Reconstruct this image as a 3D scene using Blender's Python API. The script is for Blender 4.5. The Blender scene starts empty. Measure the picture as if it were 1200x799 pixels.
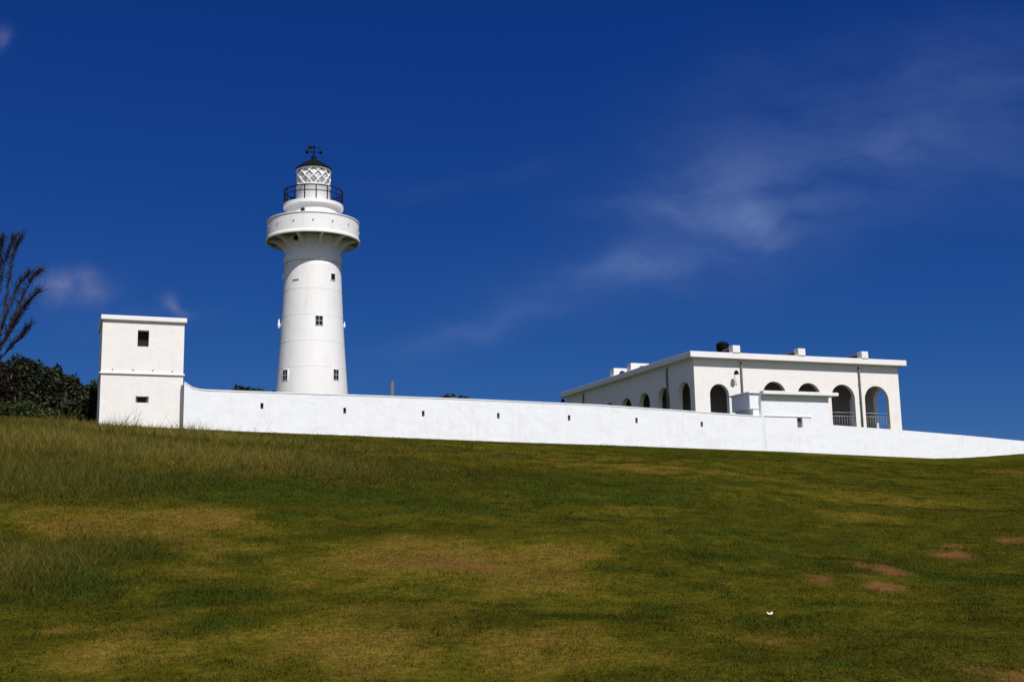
import bpy, bmesh, math, random
import numpy as np
from mathutils import Vector, Matrix
R = math.radians
rnd = random.Random(7)
rng = np.random.default_rng(11)

# ------------------------------------------------------------------ camera, sky, sun, exposure
scene = bpy.context.scene
FPX, PITCH, ROLL = 1400.0, R(9.86), R(1.17)
cF = Vector((0, math.cos(PITCH), math.sin(PITCH)))
cU0 = Vector((0, -math.sin(PITCH), math.cos(PITCH)))
cR0 = Vector((1, 0, 0))
cR = cR0 * math.cos(ROLL) - cU0 * math.sin(ROLL)
cU = cR0 * math.sin(ROLL) + cU0 * math.cos(ROLL)
cam_d = bpy.data.cameras.new('camera')
cam_d.sensor_width = 36.0
cam_d.lens = 36.0 * FPX / 1200.0
cam_d.clip_start, cam_d.clip_end = 0.1, 9000
cam = bpy.data.objects.new('camera', cam_d)
cam.matrix_world = Matrix(((cR.x, cU.x, -cF.x, 0), (cR.y, cU.y, -cF.y, 0), (cR.z, cU.z, -cF.z, 0), (0, 0, 0, 1)))
scene.collection.objects.link(cam)
scene.camera = cam

SUN_AZ, SUN_EL = R(153), R(52)          # azimuth clockwise from +Y, towards the sun
SUN_STRENGTH, SKY_STRENGTH = 4.0, 0.075
EXPOSURE = 0.28
REAR_FILL = (4.6, 4.4, 4.3, 1)  # tone of the cloud added behind the camera as neutral fill light
scene.view_settings.view_transform = 'Standard'
scene.view_settings.look = 'None'
scene.view_settings.gamma = 1.0
scene.view_settings.use_curve_mapping = False
scene.view_settings.exposure = EXPOSURE
to_sun = Vector((math.cos(SUN_EL) * math.sin(SUN_AZ), math.cos(SUN_EL) * math.cos(SUN_AZ), math.sin(SUN_EL)))
sun_d = bpy.data.lights.new('sun', 'SUN')
sun_d.energy, sun_d.angle, sun_d.color = SUN_STRENGTH, R(0.53), (1.0, 0.955, 0.9)
sun = bpy.data.objects.new('sun', sun_d)
sun.rotation_euler = to_sun.to_track_quat('Z', 'Y').to_euler()
sun.location = (20, -20, 60)
scene.collection.objects.link(sun)

def ray(u, v):
    d = cF + cR * ((u - 600) / FPX) + cU * ((399.5 - v) / FPX)
    return d
def at(u, v, Y):                         # layout aid: the point at world depth Y seen in direction (u, v)
    d = ray(u, v)
    return d * (Y / d.y)

world = bpy.data.worlds.new('World')
scene.world = world
world.use_nodes = True
WN, WL = world.node_tree.nodes, world.node_tree.links
WN.clear()
def wn(t, **k):
    n = WN.new(t)
    for a, b in k.items(): setattr(n, a, b)
    return n
def wmath(op, a, b=None, c=None, clamp=False):
    n = wn('ShaderNodeMath', operation=op, use_clamp=clamp)
    for i, x in enumerate((a, b, c)):
        if x is None: continue
        if isinstance(x, (int, float)): n.inputs[i].default_value = x
        else: WL.new(x, n.inputs[i])
    return n.outputs[0]
sky = wn('ShaderNodeTexSky', sky_type='NISHITA', sun_disc=False)
sky.sun_elevation, sky.sun_rotation = SUN_EL, SUN_AZ
sky.altitude, sky.air_density, sky.dust_density, sky.ozone_density = 1800, 1.0, 0.0, 3.5
# the deep polarised blue of the photograph: per channel contrast and level of the sky opposite the sun
srgb = wn('ShaderNodeSeparateColor'); WL.new(sky.outputs[0], srgb.inputs[0])
crgb = wn('ShaderNodeCombineColor')
for i, (g_, k_) in enumerate(((1.62, .054), (1.06, .232), (.64, 1.08))):
    WL.new(wmath('MULTIPLY', wmath('POWER', srgb.outputs[i], g_), k_), crgb.inputs[i])
tc = wn('ShaderNodeTexCoord')
sep = wn('ShaderNodeSeparateXYZ'); WL.new(tc.outputs['Generated'], sep.inputs[0])
yy = wmath('MAXIMUM', sep.outputs[1], 0.05)
ca, cb = wmath('DIVIDE', sep.outputs[0], yy), wmath('DIVIDE', sep.outputs[2], yy)
comb = wn('ShaderNodeCombineXYZ'); WL.new(ca, comb.inputs[0]); WL.new(cb, comb.inputs[1])
# warp so that the plumes have ragged edges
nw = wn('ShaderNodeTexNoise'); nw.inputs['Scale'].default_value = 9; nw.inputs['Detail'].default_value = 4
WL.new(comb.outputs[0], nw.inputs['Vector'])
sc = wn('ShaderNodeVectorMath', operation='SUBTRACT'); WL.new(nw.outputs['Color'], sc.inputs[0]); sc.inputs[1].default_value = (.5, .5, .5)
sc2 = wn('ShaderNodeVectorMath', operation='SCALE'); WL.new(sc.outputs[0], sc2.inputs[0]); sc2.inputs['Scale'].default_value = 0.07
wadd = wn('ShaderNodeVectorMath', operation='ADD'); WL.new(comb.outputs[0], wadd.inputs[0]); WL.new(sc2.outputs[0], wadd.inputs[1])
wsep = wn('ShaderNodeSeparateXYZ'); WL.new(wadd.outputs[0], wsep.inputs[0])
def plume(u, v, su, sv, ang, amp):
    d = ray(u, v); a0, b0 = d.x / d.y, d.z / d.y
    c, s = math.cos(ang), math.sin(ang)
    da, db = wmath('SUBTRACT', wsep.outputs[0], a0), wmath('SUBTRACT', wsep.outputs[1], b0)
    p = wmath('DIVIDE', wmath('ADD', wmath('MULTIPLY', da, c), wmath('MULTIPLY', db, s)), su / FPX)
    q = wmath('DIVIDE', wmath('SUBTRACT', wmath('MULTIPLY', db, c), wmath('MULTIPLY', da, s)), sv / FPX)
    r2 = wmath('ADD', wmath('MULTIPLY', p, p), wmath('MULTIPLY', q, q))
    return wmath('MULTIPLY', wmath('EXPONENT', wmath('MULTIPLY', r2, -0.7)), amp)
def total(lst):
    t = lst[0]
    for x in lst[1:]: t = wmath('ADD', t, x)
    return t
cirrus = total([plume(845, 215, 58, 26, R(10), .85), plume(880, 195, 150, 70, R(18), .30), plume(1080, 130, 170, 70, R(22), .26), plume(800, 285, 150, 40, R(14), .28), plume(1150, 190, 120, 50, R(10), .22), plume(872, 240, 30, 26, R(-50), 0.5), plume(888, 264, 26, 20, R(-50), 0.9), plume(775, 238, 66, 11, R(-3), 0.6),
                plume(775, 300, 80, 16, R(8), 0.7), plume(640, 350, 130, 18, R(22), 0.42), plume(520, 392, 90, 12, R(15), 0.35),
                plume(1010, 175, 80, 17, R(14), 0.55), plume(1130, 120, 110, 60, R(25), 0.30), plume(900, 110, 140, 60, R(20), 0.18),
                plume(560, 205, 90, 12, R(8), 0.2), plume(960, 240, 70, 10, R(3), 0.4), plume(920, 290, 160, 40, R(10), 0.2)])
mp = wn('ShaderNodeMapping'); mp.inputs['Rotation'].default_value = (0, 0, R(-14)); mp.inputs['Scale'].default_value = (4, 11, 1)
WL.new(wadd.outputs[0], mp.inputs[0])
n1 = wn('ShaderNodeTexNoise'); n1.inputs['Scale'].default_value = 2.2; n1.inputs['Detail'].default_value = 7; n1.inputs['Roughness'].default_value = .58
WL.new(mp.outputs[0], n1.inputs['Vector'])
mr = wn('ShaderNodeMapRange'); mr.inputs[1].default_value = .16; mr.inputs[2].default_value = .82
WL.new(n1.outputs[0], mr.inputs[0])
cir = wmath('MULTIPLY', cirrus, mr.outputs[0])
puffs = total([plume(86, 332, 32, 17, R(4), 1.0), plume(62, 328, 18, 11, R(0), .7), plume(104, 326, 14, 15, R(30), .6), plume(212, 352, 12, 8, R(-45), .8), plume(226, 364, 14, 6, R(-20), .5),
               plume(-2, 42, 6, 12, R(0), .8), plume(-2, 80, 5, 30, R(0), .3), plume(160, 372, 60, 12, R(3), .25)])
n2 = wn('ShaderNodeTexNoise'); n2.inputs['Scale'].default_value = 34; n2.inputs['Detail'].default_value = 6
WL.new(comb.outputs[0], n2.inputs['Vector'])
mr2 = wn('ShaderNodeMapRange'); mr2.inputs[1].default_value = .22; mr2.inputs[2].default_value = .58
WL.new(n2.outputs[0], mr2.inputs[0])
pf = wmath('MULTIPLY', puffs, mr2.outputs[0])
front = wmath('GREATER_THAN', sep.outputs[1], 0.06)
cover_f = wmath('MULTIPLY', wmath('MULTIPLY', cir, 0.47), front, clamp=True)
puff_f = wmath('MULTIPLY', wmath('MULTIPLY', pf, 0.62), front, clamp=True)
cl = wn('ShaderNodeMix', data_type='RGBA'); WL.new(cover_f, cl.inputs[0])
WL.new(crgb.outputs[0], cl.inputs[6]); cl.inputs[7].default_value = (1.85, 2.75, 5.4, 1)
cl2 = wn('ShaderNodeMix', data_type='RGBA'); WL.new(puff_f, cl2.inputs[0]); WL.new(cl.outputs[2], cl2.inputs[6]); cl2.inputs[7].default_value = (1.65, 2.05, 4.1, 1)
bg = wn('ShaderNodeBackground'); bg.inputs[1].default_value = SKY_STRENGTH
# the half of the sky behind the camera, round the sun, is made paler, with unseen cloud added to fill and neutralise shade
rear = wn('ShaderNodeMapRange', interpolation_type='SMOOTHSTEP'); rear.inputs[1].default_value = .12; rear.inputs[2].default_value = -.45
WL.new(sep.outputs[1], rear.inputs[0])
n3 = wn('ShaderNodeTexNoise'); n3.inputs['Scale'].default_value = 3.2; n3.inputs['Detail'].default_value = 6
WL.new(tc.outputs['Generated'], n3.inputs['Vector'])
mr3 = wn('ShaderNodeMapRange'); mr3.inputs[1].default_value = .42; mr3.inputs[2].default_value = .6
WL.new(n3.outputs[0], mr3.inputs[0])
rc_ = wn('ShaderNodeMix', data_type='RGBA'); WL.new(wmath('MULTIPLY', mr3.outputs[0], .8), rc_.inputs[0])
WL.new(sky.outputs[0], rc_.inputs[6]); rc_.inputs[7].default_value = REAR_FILL
allsky = wn('ShaderNodeMix', data_type='RGBA'); WL.new(rear.outputs[0], allsky.inputs[0])
WL.new(cl2.outputs[2], allsky.inputs[6]); WL.new(rc_.outputs[2], allsky.inputs[7])
WL.new(allsky.outputs[2], bg.inputs[0])
wo = wn('ShaderNodeOutputWorld'); WL.new(bg.outputs[0], wo.inputs[0])

# ------------------------------------------------------------------ helpers
COL = scene.collection
WLOC = {}
class MB:
    def __init__(s): s.v, s.f, s.sm = [], [], []
    def quad(s, a, b, c, d, smooth=False):
        i = len(s.v); s.v += [tuple(a), tuple(b), tuple(c), tuple(d)]; s.f.append((i, i+1, i+2, i+3)); s.sm.append(smooth)
    def poly(s, pts):
        i = len(s.v); s.v += [tuple(p) for p in pts]; s.f.append(tuple(range(i, i+len(pts)))); s.sm.append(False)
    def box(s, o, a, b, c):               # corner o, edge vectors a, b, c
        o, a, b, c = Vector(o), Vector(a), Vector(b), Vector(c)
        if a.cross(b).dot(c) < 0: a, b = b, a
        i = len(s.v)
        s.v += [tuple(o), tuple(o+a), tuple(o+a+b), tuple(o+b), tuple(o+c), tuple(o+a+c), tuple(o+a+b+c), tuple(o+b+c)]
        for q in ((3,2,1,0),(4,5,6,7),(0,1,5,4),(1,2,6,5),(2,3,7,6),(3,0,4,7)): s.f.append(tuple(i+k for k in q)); s.sm.append(False)
    def lathe(s, cx, cy, prof, n=64, caps=True, smooth=True):
        i = len(s.v)
        for r, z in prof:
            for k in range(n):
                t = 2*math.pi*k/n; s.v.append((cx+r*math.cos(t), cy+r*math.sin(t), z))
        m = len(prof)
        for j in range(m-1):
            for k in range(n):
                k2 = (k+1) % n
                s.f.append((i+j*n+k, i+j*n+k2, i+(j+1)*n+k2, i+(j+1)*n+k)); s.sm.append(smooth)
        if caps:
            if prof[0][0] > 1e-4: s.f.append(tuple(i+k for k in reversed(range(n)))); s.sm.append(False)
            if prof[-1][0] > 1e-4: s.f.append(tuple(i+(m-1)*n+k for k in range(n))); s.sm.append(False)
    def tube(s, pts, rad, n=6, close=False):
        pts = [Vector(p) for p in pts]
        if not hasattr(rad, '__len__'): rad = [rad]*len(pts)
        i0 = len(s.v); m = len(pts); ref = None
        for j, p in enumerate(pts):
            if close: t = pts[(j+1) % m] - pts[j-1]
            else: t = pts[min(j+1, m-1)] - pts[max(j-1, 0)]
            t.normalize()
            if ref is None: ref = Vector((0,0,1)) if abs(t.z) < .9 else Vector((1,0,0))
            a = (ref - t*ref.dot(t)).normalized(); ref = a; b = t.cross(a)
            for k in range(n):
                w = 2*math.pi*k/n; s.v.append(tuple(p + (a*math.cos(w) + b*math.sin(w))*rad[j]))
        for j in range(m if close else m-1):
            j2 = (j+1) % m
            for k in range(n):
                k2 = (k+1) % n
                s.f.append((i0+j*n+k, i0+j*n+k2, i0+j2*n+k2, i0+j2*n+k)); s.sm.append(True)
        if not close:
            s.f.append(tuple(i0+k for k in reversed(range(n)))); s.sm.append(False)
            s.f.append(tuple(i0+(m-1)*n+k for k in range(n))); s.sm.append(False)
    def ball(s, c, r, n=10, m=6):
        c = Vector(c)
        prof = [(max(1e-4, r*math.sin(math.pi*j/m)), c.z - r*math.cos(math.pi*j/m)) for j in range(m+1)]
        s.lathe(c.x, c.y, prof, n)
    def build(s, name, mat, parent=None, loc=None, bevel=0.0, colors=None):
        if parent is not None: loc = WLOC[parent.name]
        elif loc is None:
            a = np.array(s.v); loc = Vector(((a[:,0].min()+a[:,0].max())/2, (a[:,1].min()+a[:,1].max())/2, a[:,2].min()))
        loc = Vector(loc)
        me = bpy.data.meshes.new(name)
        me.from_pydata([(x-loc.x, y-loc.y, z-loc.z) for x, y, z in s.v], [], s.f)
        me.polygons.foreach_set('use_smooth', s.sm)
        if colors is not None:
            at_ = me.attributes.new('tone', 'FLOAT', 'POINT'); at_.data.foreach_set('value', colors)
        me.materials.append(mat); me.update()
        if colors is None:
            bm = bmesh.new(); bm.from_mesh(me); bmesh.ops.remove_doubles(bm, verts=bm.verts, dist=1e-5); bm.to_mesh(me); bm.free()
        o = bpy.data.objects.new(name, me); COL.objects.link(o)
        if parent is not None: o.parent = parent
        else: o.location = loc
        WLOC[o.name] = loc
        if bevel:
            b = o.modifiers.new('bevel', 'BEVEL'); b.width = bevel; b.segments = 2; b.limit_method = 'ANGLE'
        return o
def thing(name, label, cat, loc, group=None):
    o = bpy.data.objects.new(name, None); COL.objects.link(o); o.location = loc; o.empty_display_size = .5
    WLOC[o.name] = Vector(loc)
    return tag(o, label, cat, group)
def split(o, a=25):
    es = o.modifiers.new('edge', 'EDGE_SPLIT'); es.split_angle = R(a); return o
def tag(o, label, cat, group=None):
    o['label'] = label; o['category'] = cat
    if group: o['group'] = group
    return o
Z = Vector((0, 0, 1))

# ------------------------------------------------------------------ materials
def new_mat(name):
    m = bpy.data.materials.new(name); m.use_nodes = True
    nt = m.node_tree; b = nt.nodes['Principled BSDF']
    return m, nt, b
def N(nt, t, **k):
    n = nt.nodes.new(t)
    for a, c in k.items(): setattr(n, a, c)
    return n
def ramp(nt, src, p0, p1, c0=(0,0,0,1), c1=(1,1,1,1)):
    r = N(nt, 'ShaderNodeValToRGB'); r.color_ramp.elements[0].position = p0; r.color_ramp.elements[1].position = p1
    r.color_ramp.elements[0].color = c0; r.color_ramp.elements[1].color = c1
    nt.links.new(src, r.inputs[0]); return r.outputs[0]
def mixc(nt, fac, a, b):
    n = N(nt, 'ShaderNodeMix', data_type='RGBA')
    for i, x in ((0, fac), (6, a), (7, b)):
        if hasattr(x, 'is_output'): nt.links.new(x, n.inputs[i])
        elif i == 0: n.inputs[0].default_value = x
        else: n.inputs[i].default_value = (*x, 1)
    return n.outputs[2]
def paint(name, col, stain, amount=.35, rough=.75, bump=.02, fine=22):
    m, nt, b = new_mat(name)
    geo = N(nt, 'ShaderNodeNewGeometry')
    mp_ = N(nt, 'ShaderNodeMapping'); mp_.inputs['Scale'].default_value = (1.6, 1.6, .28)
    nt.links.new(geo.outputs['Position'], mp_.inputs[0])
    streak = N(nt, 'ShaderNodeTexNoise'); streak.inputs['Scale'].default_value = 1.9; streak.inputs['Detail'].default_value = 6; streak.inputs['Roughness'].default_value = .65
    nt.links.new(mp_.outputs[0], streak.inputs['Vector'])
    blot = N(nt, 'ShaderNodeTexNoise'); blot.inputs['Scale'].default_value = .55; blot.inputs['Detail'].default_value = 5
    nt.links.new(geo.outputs['Position'], blot.inputs['Vector'])
    f = N(nt, 'ShaderNodeMath', operation='MULTIPLY')
    nt.links.new(ramp(nt, streak.outputs[0], .42, .75), f.inputs[0]); nt.links.new(ramp(nt, blot.outputs[0], .35, .7), f.inputs[1])
    g = N(nt, 'ShaderNodeMath', operation='MULTIPLY'); nt.links.new(f.outputs[0], g.inputs[0]); g.inputs[1].default_value = amount
    nt.links.new(mixc(nt, g.outputs[0], col, stain), b.inputs['Base Color'])
    fn = N(nt, 'ShaderNodeTexNoise'); fn.inputs['Scale'].default_value = fine; fn.inputs['Detail'].default_value = 4
    nt.links.new(geo.outputs['Position'], fn.inputs['Vector'])
    big = N(nt, 'ShaderNodeTexNoise'); big.inputs['Scale'].default_value = 1.3; big.inputs['Detail'].default_value = 2
    nt.links.new(geo.outputs['Position'], big.inputs['Vector'])
    ad = N(nt, 'ShaderNodeMath', operation='MULTIPLY_ADD'); nt.links.new(big.outputs[0], ad.inputs[0]); ad.inputs[1].default_value = 2.5; nt.links.new(fn.outputs[0], ad.inputs[2])
    bp = N(nt, 'ShaderNodeBump'); bp.inputs['Strength'].default_value = .5; bp.inputs['Distance'].default_value = bump
    nt.links.new(ad.outputs[0], bp.inputs['Height']); nt.links.new(bp.outputs[0], b.inputs['Normal'])
    b.inputs['Roughness'].default_value = rough
    return m
def plain(name, col, rough=.6, metal=0.0, var=.15, scale=14):
    m, nt, b = new_mat(name)
    geo = N(nt, 'ShaderNodeNewGeometry')
    n = N(nt, 'ShaderNodeTexNoise'); n.inputs['Scale'].default_value = scale; n.inputs['Detail'].default_value = 4
    nt.links.new(geo.outputs['Position'], n.inputs['Vector'])
    nt.links.new(mixc(nt, n.outputs[0], tuple(c*(1-var) for c in col), tuple(c*(1+var) for c in col)), b.inputs['Base Color'])
    b.inputs['Roughness'].default_value = rough; b.inputs['Metallic'].default_value = metal
    return m
M_WALL = paint('limewashed masonry', (.80, .82, .87), (.47, .44, .39), .32, .85, .03)
M_HOUSE = paint('cream white plaster', (.81, .785, .77), (.48, .44, .39), .26, .85, .02)
M_IRON = paint('white painted iron', (.80, .795, .80), (.50, .43, .36), .36, .55, .008, 9)
M_TRIM = paint('white trim paint', (.80, .79, .79), (.5, .46, .4), .30, .7, .01)
M_SEAM = plain('greyed paint seam', (.52, .52, .53), .7)
M_BLACK = plain('black painted metal', (.0045, .005, .007), .8)
M_RAIL = plain('dark iron railing', (.010, .012, .02), .7)
M_DARK = plain('opening shade', (.02, .02, .02), .9)  # near-black colour standing for the shade inside openings
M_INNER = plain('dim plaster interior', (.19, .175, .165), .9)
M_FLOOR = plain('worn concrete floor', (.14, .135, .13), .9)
M_PIPE = plain('grey weathered pipe', (.17, .165, .17), .55)
M_STEEL = plain('galvanised rail', (.30, .31, .33), .5, .3)
M_STONE = plain('rough grey stone', (.19, .17, .165), .9, 0, .35, 5)
M_PAPER = plain('crumpled white paper', (.82, .80, .74), .8, 0, .04)
M_TANK = plain('black plastic tank', (.004, .004, .005), .8)
M_RIB_SHADE = plain('shaded rib concrete', (.07, .068, .062), .95)  # shade along the roof ribs painted into the concrete colour
for m_ in (M_BLACK, M_TANK, M_RAIL, M_DARK): m_.node_tree.nodes['Principled BSDF'].inputs['Specular IOR Level'].default_value = .12
mg, nt, b = new_mat('dark window glass')
b.inputs['Base Color'].default_value = (.012, .014, .018, 1); b.inputs['Roughness'].default_value = .12; b.inputs['Specular IOR Level'].default_value = .4
nz = N(nt, 'ShaderNodeTexNoise'); nz.inputs['Scale'].default_value = 3
nt.links.new(ramp(nt, nz.outputs[0], .3, .7, (.08,.08,.08,1), (.25,.25,.25,1)), b.inputs['Roughness'])
M_GLASS = mg
mg, nt, b = new_mat('pale lantern glass')
nz = N(nt, 'ShaderNodeTexNoise'); nz.inputs['Scale'].default_value = 2.2
geo = N(nt, 'ShaderNodeNewGeometry'); nt.links.new(geo.outputs['Position'], nz.inputs['Vector'])
nt.links.new(ramp(nt, nz.outputs[0], .35, .65, (.50, .52, .56, 1), (.76, .77, .80, 1)), b.inputs['Base Color']); b.inputs['Roughness'].default_value = .15
M_LENS = mg

# ------------------------------------------------------------------ noise, terrain
def hash2(ix, iy, seed):
    n = (ix.astype(np.int64)*374761393 + iy.astype(np.int64)*668265263 + seed*974634777) & 0xffffffff
    n = ((n ^ (n >> 13))*1274126177) & 0xffffffff
    return ((n ^ (n >> 16)) & 0xffff)/65535.0
def vnoise(x, y, seed):
    ix, iy = np.floor(x), np.floor(y); fx, fy = x-ix, y-iy
    fx, fy = fx*fx*(3-2*fx), fy*fy*(3-2*fy)
    a, b_, c, d = hash2(ix, iy, seed), hash2(ix+1, iy, seed), hash2(ix, iy+1, seed), hash2(ix+1, iy+1, seed)
    return (a*(1-fx)+b_*fx)*(1-fy) + (c*(1-fx)+d*fx)*fy
def fbm(x, y, seed, o=4):
    t, a, s = 0, .5, 0
    for k in range(o):
        t = t + a*vnoise(x*2**k, y*2**k, seed+k); s += a; a *= .5
    return t/s
def sstep(a, b_, x):
    t = np.clip((x-a)/(b_-a), 0, 1); return t*t*(3-2*t)

YAW = R(69.0)
e1 = Vector((math.sin(YAW), math.cos(YAW), 0))          # along the front walls, to the right
e2 = Vector((-math.cos(YAW), math.sin(YAW), 0))         # back, away from the camera
WALL_A = at(214, 500, 74.5)
def on_plane(u, v, o, n):
    d = ray(u, v); return d*(Vector(o).dot(n)/d.dot(n))
def wallp(u, v): return on_plane(u, v, WALL_A, e2)      # point on the front plane of the perimeter wall
base_px = [(-60, 487), (0, 487), (60, 491), (118, 498), (214, 502), (300, 506), (408, 510), (617, 518.5), (700, 521), (840, 526), (920, 529),
           (980, 532), (1056, 535.3), (1095, 537), (1125, 536.4), (1160, 534.2), (1200, 531.2), (1260, 528), (1340, 526)]
tab = []
for u, v in base_px:
    p = wallp(u, v) if u > 118 else at(u, v, 72.5)
    tab.append((p.x/p.y, p.y, p.z))
tab = np.array(tab)
def H(x, y):
    x, y = np.asarray(x, float), np.asarray(y, float)
    yc = np.maximum(y, 9.0); a = x/yc
    D, zW = np.interp(a, tab[:,0], tab[:,1]), np.interp(a, tab[:,0], tab[:,2])
    z10 = -2.35
    s = np.clip((y-10)/(D-10), 0, 1)
    near = -1.62 + (z10+1.62)*sstep(0, 10, y)
    z = np.where(y < 10, near, z10 + (zW-z10)*(0.82*s**1.25 + 0.18*sstep(0, 1, s)))
    back = np.maximum(y-D, 0)
    z = z + 0.9*sstep(0, 40, back) - (zW+14)*sstep(160, 900, back) - sstep(60, 400, np.abs(x))*12
    fade = sstep(3, 14, y)*sstep(0, 8, D-y)
    z = z + fade*((fbm(x/9, y/9, 3)-.5)*.55 + (fbm(x/2.2, y/2.2, 5)-.5)*.16)
    return z
def ghit(u, v):
    d = ray(u, v); t = 8.0
    while t < 200:
        p = d*t
        if p.z < float(H(p.x, p.y)): return p
        t += .1
    return d*60
# dry / bare patches of the hillside: photo position, half-width and half-height there, weights (dry, soil, lush)
patch_px = [(150, 618, 150, 20, .85, .15, 0), (250, 606, 60, 10, .8, .35, 0), (60, 612, 50, 14, .7, .1, 0), (500, 655, 150, 26, .9, .18, 0), (525, 660, 60, 7, .2, .6, 0), (640, 665, 70, 32, .7, .05, 0),
            (400, 755, 130, 20, .8, .1, 0), (560, 760, 150, 24, .75, .15, 0), (250, 640, 60, 14, .55, .1, 0), (640, 745, 60, 14, .5, .1, 0), (80, 775, 80, 14, .45, 0, 0),
            (760, 550, 120, 6, .6, .25, 0), (230, 540, 150, 16, .62, .0, 0), (50, 520, 90, 20, .42, 0, 0), (400, 700, 220, 30, .28, 0, 0), (430, 780, 300, 26, .3, 0, 0), (160, 780, 120, 16, .25, 0, 0), (640, 690, 60, 20, .12, 0, 0), (420, 530, 180, 8, .35, 0, 0), (640, 535, 200, 8, .35, .0, 0), (1040, 667, 26, 6, .3, 1.3, 0),
            (1110, 651, 28, 8, .4, 1.3, 0), (1122, 640, 20, 4, .3, .7, 0), (1040, 688, 26, 6, .3, 1.3, 0), (952, 677, 16, 6, .3, 1.2, 0), (1000, 672, 16, 3, .2, .6, 0), (1185, 632, 30, 5, .3, 1.0, 0), (1200, 555, 40, 8, .3, .6, 0), (1185, 790, 45, 14, .5, .8, 0), (910, 752, 70, 8, .3, .45, 0),
            (1030, 585, 70, 9, .45, 0, 0), (1010, 605, 40, 7, .4, 0, 0), (740, 600, 60, 14, .3, .05, 0), (350, 690, 40, 8, .6, .05, 0), (700, 780, 120, 14, .4, .1, 0), (230, 670, 45, 6, .5, 0, 0), (60, 740, 70, 10, .25, .25, 0), (160, 745, 60, 20, .2, .3, 0), (470, 720, 90, 14, .1, .3, 0),
            (150, 650, 60, 12, 0, 0, .9), (290, 575, 260, 16, 0, 0, .8), (60, 690, 70, 26, 0, 0, .9), (250, 700, 80, 18, 0, 0, .8), (280, 735, 50, 14, 0, 0, .7), (360, 650, 24, 9, 0, 0, .7), (60, 560, 100, 16, 0, 0, .6),
            (410, 628, 50, 8, 0, 0, .6), (700, 580, 120, 24, 0, 0, .5), (850, 640, 100, 40, 0, 0, .35), (1130, 680, 60, 14, 0, 0, .5), (290, 650, 40, 7, 0, 0, .6), (500, 700, 70, 14, 0, 0, .3)]
patches = []
for u, v, hu, hv, dr, so, lu in patch_px:
    c = ghit(u, v); e = ghit(u+hu if u < 1000 else u-hu, v); t = ghit(u, v-hv); q = ghit(u, v+hv)
    patches.append((c.x, (t.y+q.y)/2, max(.4, abs(e.x-c.x)), max(.3, abs(t.y-q.y)/2), dr, so, lu))
tall_c = [(*[getattr(ghit(u, v), k) for k in 'xy'], rx, ry, h) for u, v, rx, ry, h in
          [(60, 515, 9, 7, 1.0), (250, 535, 9, 7, .8), (0, 560, 6, 7, .6), (10, 660, 2.2, 4, .55), (110, 640, 1.8, 3, .35), (420, 525, 9, 4, .35), (230, 512, 8, 2.5, 1.2), (120, 505, 6, 2.5, 1.2)]]
def cover(x, y):
    wx = x + (fbm(x/2.5, y/2.5, 21)-.5)*3.2; wy = y + (fbm(x/2.5+40, y/2.5, 22)-.5)*4.5
    sx, sy = x + .3*(wx-x), y + .3*(wy-y); wx, wy = x + .6*(wx-x), y + .6*(wy-y)
    dry = np.zeros_like(x); soil = np.zeros_like(x); lush = np.zeros_like(x)
    for px, py, rx, ry, dr, so, lu in patches:
        k = np.exp(-1.1*(((wx-px)/rx)**2 + ((wy-py)/ry)**2)**1.4)
        ks = np.exp(-1.1*(((sx-px)/rx)**2 + ((sy-py)/ry)**2)**1.4) if so else 0
        dry += k*dr; soil += ks*so; lush += k*lu
    nb = fbm(x/6, y/9, 31); ns = fbm(x/1.1, y/1.8, 32); nf = fbm(x/.35, y/.5, 35, 3)
    dry = np.clip(dry*(.35+1.0*ns+.3*nf) + (nb-.5)*.55 + (ns-.5)*.75 + (nf-.5)*.65 + .20 - lush*.5, 0, 1)
    soil = np.clip(soil*(.9*ns+1.25*nf-.15) + np.maximum(ns-.66, 0)*.8 + np.maximum(nf-.7, 0)*.5 - .12, 0, 1)
    tf = sstep(.56, .70, fbm(x/.9, y/1.2, 71, 3))*sstep(.42, .62, fbm(x/7, y/7, 72, 2))
    lush = np.clip(lush + (fbm(x/4, y/5, 33)-.5)*.5 + .6*tf, 0, 1)
    dry = np.clip(dry - .45*tf, 0, 1)
    return dry, soil, lush
def tallness(x, y):
    t = np.zeros_like(x)
    for px, py, rx, ry, h in tall_c: t = np.maximum(t, h*np.exp(-(((x-px)/rx)**2 + ((y-py)/ry)**2)))
    return t
C_GREEN, C_LUSH, C_DRY, C_SOIL, C_YEL = np.array((.047, .049, .006)), np.array((.037, .055, .007)), np.array((.132, .096, .017)), np.array((.145, .068, .027)), np.array((.086, .078, .008))
def ccol(dry, soil, lush, v):
    yel = np.clip(dry*1.6, 0, 1)[:,None]; brn = np.clip(dry*2.0-1.0, 0, 1)[:,None]
    c = C_GREEN*(1-lush[:,None]) + C_LUSH*lush[:,None]
    c = c*(1-yel) + C_YEL*yel
    c = c*(1-brn) + C_DRY*brn
    c = c*(1-soil[:,None]) + C_SOIL*soil[:,None]
    return c*v[:,None]
def axis_pts(dense0, dense1, step, lo, hi):
    a = list(np.arange(dense0, dense1+1e-6, step)); s = step
    while a[-1] < hi: s *= 1.28; a.append(a[-1]+s)
    s = step
    while a[0] > lo: s *= 1.28; a.insert(0, a[0]-s)
    return np.array(a)
gx, gy = axis_pts(-44, 52, .30, -3500, 3500), axis_pts(8, 96, .30, -600, 4500)
GX, GY = np.meshgrid(gx, gy)
gxx, gyy = GX.ravel(), GY.ravel()
gz = H(gxx, gyy)
nx, ny = len(gx), len(gy)
idx = np.arange(nx*ny).reshape(ny, nx)
quads = np.stack([idx[:-1,:-1], idx[:-1,1:], idx[1:,1:], idx[1:,:-1]], -1).reshape(-1, 4)
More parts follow.
